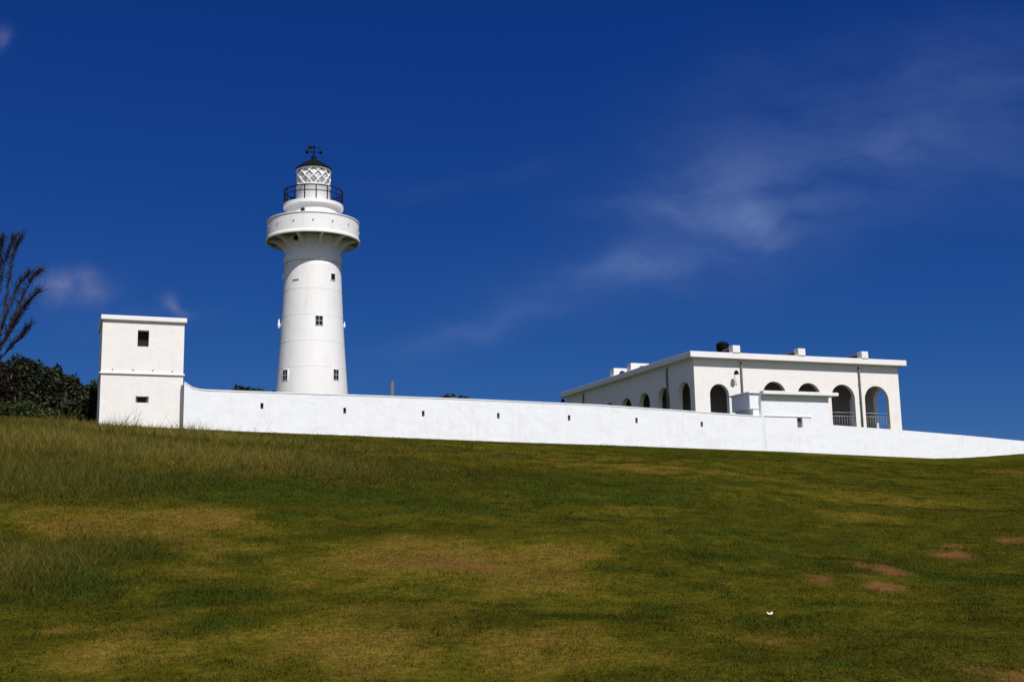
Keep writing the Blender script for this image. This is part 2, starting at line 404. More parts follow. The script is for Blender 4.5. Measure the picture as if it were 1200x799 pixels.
def np_mesh(name, verts, faces, cols, mat, smooth):
    me = bpy.data.meshes.new(name)
    k = faces.shape[1]
    me.vertices.add(len(verts)); me.vertices.foreach_set('co', verts.astype(np.float32).ravel())
    me.loops.add(faces.size); me.loops.foreach_set('vertex_index', faces.astype(np.int32).ravel())
    me.polygons.add(len(faces)); me.polygons.foreach_set('loop_start', np.arange(0, faces.size, k, dtype=np.int32))
    me.polygons.foreach_set('use_smooth', np.full(len(faces), smooth, dtype=bool))
    at_ = me.color_attributes.new('cover', 'FLOAT_COLOR', 'POINT')
    at_.data.foreach_set('color', np.concatenate([cols, np.ones((len(cols), 1))], 1).astype(np.float32).ravel())
    me.materials.append(mat); me.update(calc_edges=True); me.validate()
    o = bpy.data.objects.new(name, me); COL.objects.link(o)
    return o
m, nt, b = new_mat('turf')
ca_ = N(nt, 'ShaderNodeVertexColor', layer_name='cover')
geo = N(nt, 'ShaderNodeNewGeometry')
nz = N(nt, 'ShaderNodeTexNoise'); nz.inputs['Scale'].default_value = 5.5; nz.inputs['Detail'].default_value = 8; nz.inputs['Roughness'].default_value = .7
nt.links.new(geo.outputs['Position'], nz.inputs['Vector'])
mlt = N(nt, 'ShaderNodeMix', data_type='RGBA', blend_type='MULTIPLY'); mlt.inputs[0].default_value = 1
nt.links.new(ca_.outputs[0], mlt.inputs[6]); nt.links.new(ramp(nt, nz.outputs[0], .3, .7, (.45, .45, .42, 1), (1.35, 1.3, 1.2, 1)), mlt.inputs[7])
nt.links.new(mlt.outputs[2], b.inputs['Base Color']); b.inputs['Roughness'].default_value = .95; b.inputs['Specular IOR Level'].default_value = .0
bp = N(nt, 'ShaderNodeBump'); bp.inputs['Strength'].default_value = .8; bp.inputs['Distance'].default_value = .06
nt.links.new(nz.outputs[0], bp.inputs['Height']); nt.links.new(bp.outputs[0], b.inputs['Normal'])
M_TURF = m
m, nt, b = new_mat('grass blade')
ca_ = N(nt, 'ShaderNodeVertexColor', layer_name='cover')
nt.links.new(ca_.outputs[0], b.inputs['Base Color']); b.inputs['Roughness'].default_value = .8; b.inputs['Specular IOR Level'].default_value = .0
tr = N(nt, 'ShaderNodeBsdfTranslucent'); nt.links.new(ca_.outputs[0], tr.inputs[0])
ms = N(nt, 'ShaderNodeMixShader'); ms.inputs[0].default_value = .42
nt.links.new(b.outputs[0], ms.inputs[1]); nt.links.new(tr.outputs[0], ms.inputs[2]); nt.links.new(ms.outputs[0], nt.nodes['Material Output'].inputs[0])
M_BLADE = m
d_, s_, l_ = cover(gxx, gyy)
ground = np_mesh('ground', np.stack([gxx, gyy, gz], 1), quads, ccol(d_, s_, l_, .75+.5*fbm(gxx/.8, gyy/.8, 40, 3)), M_TURF, True)
ground['kind'] = 'structure'

# grass blades, thinning out with distance
def grass(n):
    y = 11 + (86-11)*rng.random(n)**1.15; a = -.56 + 1.10*rng.random(n); x = a*y
    D = np.interp(a, tab[:,0], tab[:,1])
    dry, soil, lush = cover(x, y); tl = tallness(x, y)
    clump = fbm(x/.5, y/.5, 51, 3)
    keep = (y < D-.12) & (rng.random(n) > soil*.95) & (rng.random(n) < .35+1.1*clump)
    x, y, dry, soil, lush, tl, clump = [q[keep] for q in (x, y, dry, soil, lush, tl, clump)]
    n = len(x); z = H(x, y) - .01
    h = (.024 + .036*rng.random(n))*(.5+.9*clump)*(1+.5*lush) * (1 + 10.0*tl*(.4+.8*rng.random(n)))
    tuft = (fbm(x/.9, y/.9, 61, 2) > .70) & (rng.random(n) < .5); h = np.where(tuft, h*2.0, h)
    stalk = rng.random(n) < .012*(1-tl)+.004; h = np.where(stalk, h*2.4+.05, h)
    w = (.005 + .00019*y)*(.7+.6*rng.random(n)) * np.where(stalk, .6, 1)
    th = rng.random(n)*2*np.pi; lean = (.2+1.1*rng.random(n)**1.3)*h; ph = rng.random(n)*2*np.pi
    bx, by = np.cos(th)*w, np.sin(th)*w; tx, ty = np.cos(ph)*lean, np.sin(ph)*lean
    v = np.empty((n, 3, 3))
    v[:,0] = np.stack([x-bx, y-by, z], 1); v[:,1] = np.stack([x+bx, y+by, z], 1); v[:,2] = np.stack([x+tx, y+ty, z+h], 1)
    val = (.72+.56*rng.random(n))
    dd = np.clip(dry + (rng.random(n)-.5)*.4 + np.where(stalk, .6, 0) + tl*.10, 0, 1)
    c = ccol(dd, soil*.4, lush, val)
    st = np.clip(tl*(.25+.75*rng.random(n)), 0, .8)[:,None]; c = c*(1-st) + np.array((.29, .24, .06))*val[:,None]*st
    c3 = np.repeat(c[:,None,:], 3, 1); c3[:,2] *= 1.15
    return np_mesh('grass', v.reshape(-1, 3), np.arange(3*n).reshape(-1, 3), c3.reshape(-1, 3), M_BLADE, False)
g = grass(900000); g['kind'] = 'stuff'
tag(g, 'short olive and straw coloured grass covering the hillside', 'grass')

# ------------------------------------------------------------------ wall panels with openings
def panel(mb, o, ex, en, L, h, t, ops, zb=0.0, top=None):
    """front face in the plane (o, ex, Z) facing -en; ops = (c, w, z0, ztop, arch)"""
    o, ex, en = Vector(o), Vector(ex), Vector(en)
    tp = top or (lambda s: h)
    xs = {0.0, L}
    for c, w, z0, z1, arch in ops:
        r = w/2
        if arch: xs |= {c - r*math.cos(math.pi*k/20) for k in range(21)}
        else: xs |= {c-r, c+r}
    if top: xs |= set(np.linspace(0, L, 60))
    xs = sorted(xs); out = [xs[0]]
    for x in xs[1:]:
        if x-out[-1] > 1e-4: out.append(x)
    xs = out
    def p(x, z, d=0.0): return o + ex*x + Z*z + en*d
    def at_col(x0, x1):
        m_ = (x0+x1)/2
        return sorted([op for op in ops if op[0]-op[1]/2 < m_ < op[0]+op[1]/2], key=lambda q: q[2])
    def zt(op, x):
        c, w, z0, z1, arch = op
        if not arch: return z1
        r = w/2; return z1 - r + math.sqrt(max(0, r*r-(x-c)**2))
    for x0, x1 in zip(xs[:-1], xs[1:]):
        here, t0, t1 = at_col(x0, x1), tp(x0), tp(x1)
        spans, lo0, lo1 = [], zb, zb
        for op in here:
            if op[2] > lo0+1e-3: spans.append((lo0, lo1, op[2], op[2]))
            lo0, lo1 = zt(op, x0), zt(op, x1)
        spans.append((lo0, lo1, t0, t1))
        for a0, a1, b0, b1 in spans:
            mb.quad(p(x0, a0), p(x1, a1), p(x1, b1), p(x0, b0)); mb.quad(p(x1, a1, t), p(x0, a0, t), p(x0, b0, t), p(x1, b1, t))
        mb.quad(p(x0, t0), p(x1, t1), p(x1, t1, t), p(x0, t0, t))
        for op in here:
            mb.quad(p(x0, zt(op, x0), t), p(x1, zt(op, x1), t), p(x1, zt(op, x1)), p(x0, zt(op, x0)))
            if op[2] > zb+1e-3: mb.quad(p(x0, op[2]), p(x1, op[2]), p(x1, op[2], t), p(x0, op[2], t))
            c, w = op[0], op[1]
            if abs(x0-(c-w/2)) < 1e-4: mb.quad(p(x0, op[2]), p(x0, op[2], t), p(x0, zt(op, x0), t), p(x0, zt(op, x0)))
            if abs(x1-(c+w/2)) < 1e-4: mb.quad(p(x1, op[2], t), p(x1, op[2]), p(x1, zt(op, x1)), p(x1, zt(op, x1), t))
    mb.quad(p(0, zb), p(0, tp(0)), p(0, tp(0), t), p(0, zb, t)); mb.quad(p(L, zb, t), p(L, tp(L), t), p(L, tp(L)), p(L, zb))

# ------------------------------------------------------------------ perimeter walls
wall_len = lambda u, v: (wallp(u, v)-WALL_A).dot(e1)
def wall_top_fn(pts):
    s = [wall_len(u, v) for u, v in pts]; z = [wallp(u, v).z for u, v in pts]
    return lambda q: float(np.interp(q, s, z))
T = .45
top1 = wall_top_fn([(214.8, 446.5), (217.5, 449), (221, 452), (225, 454.2), (231, 456), (238, 457), (265, 458), (408, 462.9), (555, 468.2), (700, 474.6), (780, 480), (854, 485.3), (893.5, 488)])
s0, s1 = wall_len(215.5, 470), wall_len(893.2, 500)
zg = lambda p: float(H(p.x, p.y))
holes = []
for u, v in [(307, 475.5), (404, 481), (496, 484.5), (584, 487), (667, 489.5), (746, 492.5), (822.5, 497)]:
    q = wallp(u, v); holes.append(((q-WALL_A).dot(e1)-s0, .19, q.z-.19, q.z+.19, False))
wallO = WALL_A + e1*s0; wallO = Vector((wallO.x, wallO.y, 0))
pw = thing('perimeter_wall', 'long whitewashed wall with a row of loopholes between square tower and annex', 'wall', wallO + e1*(s1-s0)/2 + Z*(zg(wallO+e1*(s1-s0)/2)))
mb = MB(); panel(mb, wallO, e1, e2, s1-s0, 0, T, holes, zb=3.0, top=lambda q: top1(q+s0)); wb = mb.build('masonry', M_WALL, pw)
for c, w, z0, z1, _ in holes:            # blocked at the back, the shade inside put into its colour
    mb = MB(); o = wallO + e1*(c-w/2) + Z*z0 + e2*.16
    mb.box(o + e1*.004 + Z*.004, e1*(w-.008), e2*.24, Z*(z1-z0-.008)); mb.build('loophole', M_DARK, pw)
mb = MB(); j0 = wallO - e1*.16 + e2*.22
mb.box(j0 + Z*3.5, e1*.157, e2*.2, Z*(top1(s0+.05)-3.6)); mb.build('gap_shade', plain('painted gap shade', (.13, .13, .14), .9), pw)  # strip closing the gap beside the tower, its shade painted as dark grey
# coping: thin rounded lip on top
mb = MB()
qs = np.linspace(s0+.02, s1-.02, 90)
for q0, q1 in zip(qs[:-1], qs[1:]):
    def c_(q, d, dz): p_ = WALL_A + e1*q + e2*d; return Vector((p_.x, p_.y, top1(q)+dz))
    A = [c_(q0, -.03, -.02), c_(q0, -.03, .05), c_(q0, T/2, .085), c_(q0, T+.03, .05), c_(q0, T+.03, -.02)]
    B = [c_(q1, -.03, -.02), c_(q1, -.03, .05), c_(q1, T/2, .085), c_(q1, T+.03, .05), c_(q1, T+.03, -.02)]
    for i in range(4): mb.quad(A[i], B[i], B[i+1], A[i+1])
    mb.quad(A[4], B[4], B[0], A[0])
mb.build('coping', M_WALL, pw)
top2 = wall_top_fn([(960, 496), (978, 498), (1056, 503.8), (1130, 510), (1200, 516.6), (1300, 526)])
s2, s3 = wall_len(973.4, 510), wall_len(1290, 530)
mb = MB(); O2 = WALL_A + e1*s2; O2 = Vector((O2.x, O2.y, 0))
panel(mb, O2, e1, e2, s3-s2, 0, T, [], zb=2.0, top=lambda q: top2(q+s2))
pw2 = tag(mb.build('perimeter_wall', M_WALL), 'plain whitewashed wall running downhill right of the small annex', 'wall')

# ------------------------------------------------------------------ square tower at the left
TW, TD = 5.08, 5.0
TO = at(115.8, 499, 73.2)                # front-left corner at ground
tz = TO.z - .35
pz = lambda u, v: on_plane(u, v, TO, e2).z
TW = (on_plane(213.6, 480, TO, e2) - TO).dot(e1)
ttop, tmid = pz(121.5, 374.5), pz(119, 436.5)
sq = thing('square_tower', 'white flat-roofed square tower with two dark openings at left end of wall', 'tower', TO + e1*TW/2 + e2*TD/2 - Z*.1)
def loc1(u, v): q = on_plane(u, v, TO, e2); return (q-TO).dot(e1), q.z
wx, wz = loc1(168, 396.5); lx, lz = loc1(166.5, 468)
fb = Vector((TO.x, TO.y, 0))
mb = MB(); panel(mb, fb, e1, e2, TW, ttop, .5, [(wx, .68, wz-.52, wz+.52, False), (lx, .78, lz-.2, lz+.2, False)], zb=tz)
mb.box(fb + e2*.503 + Z*tz, e1*.4, e2*(TD-.503), Z*(ttop-tz)); mb.box(fb + e2*.503 + e1*(TW-.4) + Z*tz, e1*.4, e2*(TD-.503), Z*(ttop-tz)); mb.box(fb + e2*(TD-.4) + e1*.403 + Z*tz, e1*(TW-.806), e2*.397, Z*(ttop-tz))
mb.build('wall', M_HOUSE, sq)
mb = MB(); mb.box(fb + Z*(ttop+.003) - e1*.12 - e2*.16, e1*(TW+.26), e2*(TD+.32), Z*.30); mb.build('roof_slab', M_TRIM, sq, bevel=.04)
mb = MB(); mb.box(fb + Z*(tmid-.05) - e1*.09 - e2*.09, e1*(TW+.18), e2*.087, Z*.10)
mb.box(fb + Z*(tmid-.05) - e1*.09, e1*.087, e2*TD, Z*.10); mb.box(fb + Z*(tmid-.05) + e1*(TW+.003), e1*.087, e2*TD, Z*.10); mb.build('string_course', M_TRIM, sq, bevel=.015)
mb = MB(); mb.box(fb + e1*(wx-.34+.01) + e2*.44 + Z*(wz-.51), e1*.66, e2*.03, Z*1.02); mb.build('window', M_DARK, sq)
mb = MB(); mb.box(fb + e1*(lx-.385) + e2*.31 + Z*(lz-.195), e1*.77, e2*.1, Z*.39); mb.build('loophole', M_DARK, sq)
for sg in (-1, 1):                       # sloped cheeks of the loophole
    mb = MB(); a = fb + e1*(lx+sg*.386) + e2*.01; bq = fb + e1*(lx+sg*.25) + e2*.30; c_3 = fb + e1*(lx+sg*.386) + e2*.30
    A, B, C3 = a, bq, c_3; za, zb_ = Z*(lz-.197), Z*(lz+.197)
    mb.poly([A+za, B+za, B+zb_, A+zb_]); mb.poly([B+za, C3+za, C3+zb_, B+zb_]); mb.poly([A+za, C3+za, B+za]); mb.poly([A+zb_, B+zb_, C3+zb_])
    mb.build('splayed_reveal', M_INNER, sq)
for u, v in [(132, 432.6), (156, 433.3), (179, 434), (202, 435)]:
    x, z = loc1(u, v); mb = MB(); mb.box(fb + e1*(x-.04) - e2*.03 + Z*(z-.04), e1*.08, e2*.05, Z*.06); mb.build('drain_spout', M_PIPE, sq)

# ------------------------------------------------------------------ annex set into the wall
AO = WALL_A + e1*s1; AO = Vector((AO.x, AO.y, 0)); AW = (s2 - s1) - .006; AD = 3.3
az = lambda u, v: wallp(u, v).z
atop = az(935, 463.5)
def la(u, v): q = wallp(u, v); return (q-AO).dot(e1), q.z
ann = thing('annex', 'small white flat-roofed annex set into the wall before the arcaded house', 'building', AO + e1*AW/2 + e2*AD/2 + Z*(zg(AO)-.1))
zb = zg(AO) - .6
x_, z_ = la(937, 495.5)
mb = MB(); panel(mb, AO + e1*.003 - e2*.02, e1, e2, AW, atop, .4, [(x_, .44, z_-.36, z_+.36, False)], zb=zb)
o = AO + e1*.003 + e2*.383
mb.box(o + Z*zb, e1*.35, e2*AD, Z*(atop-zb)); mb.box(o + e1*(AW-.35) + Z*zb, e1*.35, e2*AD, Z*(atop-zb)); mb.box(o + e1*.353 + e2*(AD-.4) + Z*zb, e1*(AW-.706), e2*.4, Z*(atop-zb))
mb.build('wall', M_WALL, ann)
mb = MB(); mb.box(AO + e1*(x_-.21+.003) + e2*.17 + Z*(z_-.35), e1*.42, e2*.03, Z*.70); mb.build('window', plain('grey shuttered board', (.10,.10,.11)), ann)
mb = MB()
BL = (on_plane(857.5, 475, AO + e1*la(881, 478.5)[0], e1)-AO).dot(e2)-.25
r0 = la(891, 459)[0]; r1 = la(979, 464)[0]
mb.box(AO + e1*r0 - e2*.42 + Z*(atop+.003), e1*(r1-r0), e2*(BL+.75), Z*.26); mb.build('roof_slab', M_TRIM, ann, bevel=.025)
lx0, lz0 = la(895, 487.6); lx1 = la(950, 489)[0]
zl = [la(895, 487.8)[1], la(950, 489.3)[1]]
mb = MB()                                 # ledge over the thicker lower part, its drip above the small window
n0 = AO + e1*lx0 - e2*.09; n1 = AO + e1*lx1 - e2*.09
for a0, a1 in ((lx0, x_-.24), (x_+.24, lx1), ):
    f0, f1 = (a0-lx0)/(lx1-lx0), (a1-lx0)/(lx1-lx0)
    z0_, z1_ = zl[0]*(1-f0)+zl[1]*f0, zl[0]*(1-f1)+zl[1]*f1
    mb.quad(AO+e1*a0-e2*.05+Z*zb, AO+e1*a1-e2*.05+Z*zb, AO+e1*a1-e2*.05+Z*z1_, AO+e1*a0-e2*.05+Z*z0_)
    mb.quad(AO+e1*a0-e2*.05+Z*z0_, AO+e1*a1-e2*.05+Z*z1_, AO+e1*a1-e2*.021+Z*z1_, AO+e1*a0-e2*.021+Z*z0_)
    mb.quad(AO+e1*a1-e2*.05+Z*zb, AO+e1*a1-e2*.021+Z*zb, AO+e1*a1-e2*.021+Z*z1_, AO+e1*a1-e2*.05+Z*z1_)
mb.quad(AO+e1*(x_-.24)-e2*.05+Z*zb, AO+e1*(x_+.24)-e2*.05+Z*zb, AO+e1*(x_+.24)-e2*.05+Z*(z_-.37), AO+e1*(x_-.24)-e2*.05+Z*(z_-.37))
mb.quad(AO+e1*(x_-.24)-e2*.05+Z*(z_-.37), AO+e1*(x_+.24)-e2*.05+Z*(z_-.37), AO+e1*(x_+.24)-e2*.021+Z*(z_-.37), AO+e1*(x_-.24)-e2*.021+Z*(z_-.37))
mb.build('plinth', M_WALL, ann)
mb = MB(); d_e = (AO+e1*lx1+Z*zl[1]) - (AO+e1*lx0+Z*zl[0])
mb.box(AO + e1*lx0 + Z*(zl[0]+.003) - e2*.09, d_e, e2*.068, Z*.05); mb.build('ledge', M_SEAM, ann)
# projecting bay at its left
bx0, bz0 = la(881, 478.5); bz1 = la(881, 463)[1]; bx1 = la(893, 470)[0]
mb = MB(); mb.box(AO + e1*bx0 + e2*.25 + Z*bz0, e1*(0.0-bx0+.015), e2*BL, Z*(atop+.1-bz0)); mb.build('side_bay', M_WALL, ann, bevel=.02)
mb = MB(); mb.box(AO + e1*(bx0-.12) + e2*.12 + Z*(atop+.103), e1*(r0-bx0+.117), e2*(BL+.25), Z*.12); mb.build('bay_roof', M_TRIM, ann, bevel=.02)
mb = MB(); mb.box(AO + e1*(bx0+.30) + e2*.3 + Z*(zb+1), e1*(.0-bx0-.285), e2*(BL-.3), Z*(bz0-zb-1.003)); mb.build('bay_support', M_WALL, ann)

# ------------------------------------------------------------------ arcaded house
Cn = at(809, 411, 104.5); OV = .6
L = (on_plane(1062, 422.5, Cn, e2) - Cn).dot(e1)
S = (on_plane(655.5, 460.8, Cn, e1) - Cn).dot(e2)
SLAB = .52
roof_top = Cn.z; wall_top = roof_top - SLAB
HO = Vector((Cn.x, Cn.y, 0)) + e1*OV + e2*OV          # front-left corner of the walls
WL_, WS_ = L - 2*OV, S - 2*OV
gzh = zg(HO + e1*WL_*.5) - .8
def lf(u, v): q = on_plane(u, v, HO, e2); return (q-HO).dot(e1), q.z
def ls(u, v): q = on_plane(u, v, HO, e1); return (q-HO).dot(e2), q.z
house = thing('arcaded_house', 'long flat-roofed white house with arched verandas behind the wall', 'building', HO + e1*WL_/2 + e2*WS_/2 + Z*(gzh+.7))
TK = .45
fops = []
for u, vt, wpx in [(842.6, 449.8, 22.5), (907, 447, 27), (947.4, 448.6, 27.3), (987, 450.4, 27.6), (1026.3, 452.2, 28)]:
    x, z = lf(u, vt); xa, xb = lf(u-wpx/2, vt+20)[0], lf(u+wpx/2, vt+20)[0]
    fops.append((x, xb-xa, z-5.2, z, True))
floor_z = fops[3][3] - 4.75
fops = [(c, w, floor_z, z1, True) for c, w, _, z1, _ in fops]
mb = MB(); panel(mb, HO, e1, e2, WL_, wall_top, TK, fops, zb=gzh)
fw = mb.build('front_wall', M_HOUSE, house)
sA = [ls(u, v) for u, v in [(801, 448.7), (775, 454.5), (753, 460.6), (733, 465.7), (714, 471.6)]]
step = (sA[4][0]-sA[0][0])/4; arch_z = sum(z for _, z in sA)/5; sw = 2.25
sops = [(sA[0][0] + k*step, sw, floor_z, arch_z, True) for k in range(6) if sA[0][0]+k*step+sw < WS_-3.2]
def flip_panel(mb, o, ex, en, *a, **k): panel(mb, o, ex, en, *a, **k)
mb = MB(); panel(mb, HO + e2*(TK+.003), e2, e1, WS_-2*TK-.006, wall_top, TK, [(c-TK, w, a, b_, f) for c, w, a, b_, f in sops], zb=gzh)
mb.build('side_wall', M_HOUSE, house)
mb = MB(); panel(mb, HO + e2*(TK+.003) + e1*(WL_-TK), e2, e1, WS_-2*TK-.006, wall_top, TK, [(2.2-TK+k*step, 2.3, floor_z, arch_z+.1, True) for k in range(6)], zb=gzh)
mb.build('side_wall', M_HOUSE, house)
mb = MB(); mb.box(HO + e2*(WS_-TK) + Z*gzh, e1*WL_, e2*TK, Z*(wall_top-gzh)); mb.build('back_wall', M_HOUSE, house)
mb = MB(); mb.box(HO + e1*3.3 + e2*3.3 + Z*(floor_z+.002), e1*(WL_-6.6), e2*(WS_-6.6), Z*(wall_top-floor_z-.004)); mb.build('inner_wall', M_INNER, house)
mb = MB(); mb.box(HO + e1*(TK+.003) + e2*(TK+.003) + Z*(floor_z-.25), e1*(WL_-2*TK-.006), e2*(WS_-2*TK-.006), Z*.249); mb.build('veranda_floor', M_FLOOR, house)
RO = Vector((Cn.x, Cn.y, wall_top+.003))
mb = MB(); mb.box(RO, e1*L, e2*S, Z*(SLAB-.003)); roof = mb.build('roof', M_TRIM, house, bevel=.02)
mb = MB(); mb.box(RO + e1*.35 + e2*.35 + Z*(SLAB-.001), e1*(L-.7), e2*(S-.7), Z*.012); mb.build('roof_deck', plain('weathered grey roof deck', (.16, .155, .15), .95), roof)
for u0, u1 in [(858.5, 867), (935, 943.2), (1009, 1016.5)]:
    xa = (on_plane(u0, 410, Cn, e2)-Cn).dot(e1); xb = (on_plane(u1, 410, Cn, e2)-Cn).dot(e1); w = xb-xa
    mb = MB(); o = Vector((Cn.x, Cn.y, roof_top+.014)) + e1*xa
    mb.box(o - e2*.06, e1*w, e2*.7, Z*.66)
    rb = mb.build('roof_beam', M_TRIM, roof, bevel=.02)
    mb = MB(); mb.box(o + e1*.07 + e2*.643, e1*(w-.14), e2*(S-1.3), Z*.42); mb.build('upstand', M_RIB_SHADE, rb)
    mb = MB(); mb.box(o + e1*.05 + e2*.643 + Z*.423, e1*(w-.10), e2*(S-1.3), Z*.09); mb.build('beam_cap', M_SEAM, rb)
for u0, u1, v0 in [(719.5, 735, 431.2), (739.5, 760.5, 425.2)]:
    # chimney-like blocks near the left eave, each with a dark arched vent in front
    q = on_plane(u0, v0+8, Vector((Cn.x, Cn.y, 0)) + e1*.35, e1); d0 = (q-Cn).dot(e2)
    o = Vector((Cn.x, Cn.y, 0)) + e1*.35 + e2*d0
    w = (on_plane(u1, v0, o, e2)-o).dot(e1); zt_ = on_plane(u0, v0, o, e2).z
    hh = zt_ - roof_top
    mb = MB(); panel(mb, o + Z*(roof_top+.003), e1, e2, w, hh, .9, [(w*.64, w*.5, hh*.3, hh*.72, True)]); ch = mb.build('chimney', M_TRIM, roof)
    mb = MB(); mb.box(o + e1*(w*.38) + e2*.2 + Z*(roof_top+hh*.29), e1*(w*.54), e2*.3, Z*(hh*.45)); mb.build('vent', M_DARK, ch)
def pipe(pts_top, bottom, off, mat=M_PIPE, r=.085):
    mb = MB(); a = pts_top
    mb.tube([a + off*-.25 + Z*.02, a + off*.02, a + off*.13 - Z*.14, a + off*.13 - Z*.6, bottom + off*.13], r, 8)
    d = mb.build('drainpipe', mat, house)
    z = a.z - 1.6
    while z > bottom.z:
        k = MB(); k.box(Vector((a.x, a.y, z)) + off*.0 - (e1+e2)*.0 - e1*.11*abs(off.dot(e2)) - e2*.11*abs(off.dot(e1)), (e1*.22 if abs(off.dot(e2)) > .5 else e2*.22), off*.16, Z*.05); z -= 1.7; k.build('pipe_clip', mat, d)
for u in (867.5, 1005):
    x, z = lf(u, 426); p_ = HO + e1*x; pipe(p_ + Z*(wall_top-.25), p_ + Z*gzh, -e2)
for u in (783, 684):
    x, z = ls(u, 450); p_ = HO + e2*x; pipe(p_ + Z*(wall_top-.25), p_ + Z*gzh, -e1)
# wall lamps
def flood_lamp(p_, n, drop):
    mb = MB(); t = n.cross(Z)
    mb.tube([p_ + n*.02 - Z*drop - t*.32, p_ + n*.10 - Z*drop*.8 - t*.30, p_ + n*.16 - Z*drop*.4 - t*.05, p_ + n*.45 - Z*.15, p_ + n*.62], .03, 6)
    mb.box(p_ + n*.0 - Z*(drop+.12) - t*.40, t*.16, n*.09, Z*.26)
    a = mb.build('wall_lamp', M_TRIM, house)
    mb = MB(); h = p_ + n*.62
    mb.lathe(h.x, h.y, [(.05, h.z+.12), (.13, h.z+.08), (.24, h.z-.18), (.25, h.z-.24), (.2, h.z-.24)], 12); mb.build('lamp_shade', M_BLACK, a)
x, z = lf(858.6, 436.5); flood_lamp(HO + e1*x + Z*z, -e2, .9)
x, z = ls(664, 468); flood_lamp(HO + e2*(WS_) + e1*.2 + Z*z, (e2*.6-e1*.8).normalized(), .9)
# veranda railings
for c, w, z0, z1, _ in fops[3:]:
    rz = [lf(1026, 484)[1], lf(1026, 488.2)[1]]
    o = HO + e1*(c-w/2+.004) + e2*.18
    mb = MB()
    for z in rz: mb.tube([o + Z*z, o + e1*(w-.008) + Z*z], .035, 6)
    for k in range(1, 9): mb.tube([o + e1*(w*k/9) + Z*rz[1], o + e1*(w*k/9) + Z*floor_z], .013, 5)
    mb.build('railing', M_STEEL, house)
# black water tank on the roof
q = on_plane(847, 412, Vector((Cn.x, Cn.y, 0)) + e2*2.2, e2)
mb = MB(); zt0 = roof_top+.014; s = 1.06
mb.lathe(q.x, q.y, [(.40*s, zt0), (.44*s, zt0+.45), (.50*s, zt0+.5), (.53*s, zt0+.75), (.55*s, zt0+1.1), (.50*s, zt0+1.22), (.30*s, zt0+1.30), (.28*s, zt0+1.34), (.001, zt0+1.36)], 28)
for k in range(3): mb.lathe(q.x, q.y, [(.53*s, zt0+.62+k*.18), (.575*s, zt0+.65+k*.18), (.53*s, zt0+.68+k*.18)], 28, caps=False)
tag(mb.build('water_tank', M_TANK), 'black ribbed water tank on the roof of the arcaded house', 'water tank')

# ------------------------------------------------------------------ lighthouse
LY = 101.0
ax = at(366.8, 300, LY)
LX, LYY = ax.x, ax.y
def lz_(v): return at(366.8, v, LY).z
def lr(px, v=300): return px*(at(366.8, v, LY).dot(cF))/FPX
lgz = zg(Vector((LX, LYY, 0)))
lh = thing('lighthouse', 'tall round white lighthouse with black domed lantern and wide gallery', 'lighthouse', (LX, LYY, lgz))
toc = math.atan2(-LYY, -LX)               # azimuth from the tower towards the camera
def pol(phi, r, z):                       # phi positive = to the right as seen in the photo
    t = toc + phi; return Vector((LX + r*math.cos(t), LYY + r*math.sin(t), z))
vA, vB = 462, 314
rA, rB = lr(41.8, vA), lr(32.6, vB)
zA, zB = lz_(vA), lz_(vB)
def shaft_r(z):
    t = (z-zA)/(zB-zA); return rA + (rB-rA)*t + .10*math.sin(math.pi*min(max(t, 0), 1))*-.6
ztop_s = lz_(310)
prof = []
for k in range(40):
    z = lgz-.3 + (ztop_s-lgz+.3)*k/39; prof.append((shaft_r(z), z))
mb = MB(); mb.lathe(LX, LYY, prof, 96); mb.build('tower_shaft', M_IRON, lh)
for v in (336, 367, 398, 428.5):          # riveted plate seams
    zf = on_plane(368, v, pol(0, shaft_r(zA+(zB-zA)*.5), 0), Vector((math.cos(toc), math.sin(toc), 0))).z
    mb = MB(); r = shaft_r(zf); mb.lathe(LX, LYY, [(r-.01, zf-.05), (r+.010, zf-.045), (r+.010, zf+.03), (r-.01, zf+.035)], 96, caps=False, smooth=False); mb.build('plate_seam', M_IRON, lh)
# neck, corbel
zc0, zc1 = lz_(311), lz_(303.5)
mb = MB(); rc = lr(33.9)
mb.lathe(LX, LYY, [(rB-.05, zc0-.02), (rc, zc0), (rc, zc1), (lr(31.2), zc1+.02)], 96, caps=False); split(mb.build('neck_ring', M_IRON, lh))
zl0, zl1 = lz_(284.5), lz_(262.0)
rd = lr(53.2)
neck = [(lr(31.4), zc1), (lr(31.4), zc1+.6*(zl0-zc1)), (lr(32), zc1+.8*(zl0-zc1)), (lr(33.5), zl0-.02), (lr(36), zl0+.12)]
mb = MB(); mb.lathe(LX, LYY, neck, 96, caps=False); mb.build('neck', M_IRON, lh)
mb = MB(); mb.lathe(LX, LYY, [(lr(30), zl0+.09), (lr(53.0), zl0+.09)], 96, caps=False); mb.build('soffit', plain('dark grey green soffit', (.16, .175, .155), .95), lh)  # soffit darker and greener than the iron around it
mb = MB(); mb.lathe(LX, LYY, [(lr(30), zl0+.12), (lr(53.2), zl0+.12), (lr(53.4), zl0-.08), (lr(54.8), zl0-.03), (lr(54.8), zl0+.12), (rd, zl0+.24), (rd, zl1-.10), (rd+.06, zl1-.08), (rd+.06, zl1), (rd-.3, zl1+.02), (lr(30), zl1+.03)], 96, caps=False, smooth=False)
dr = mb.build('gallery_drum', M_IRON, lh)
for f in dr.data.polygons: f.use_smooth = True
es = dr.modifiers.new('edge', 'EDGE_SPLIT'); es.split_angle = R(25)
nB = 11
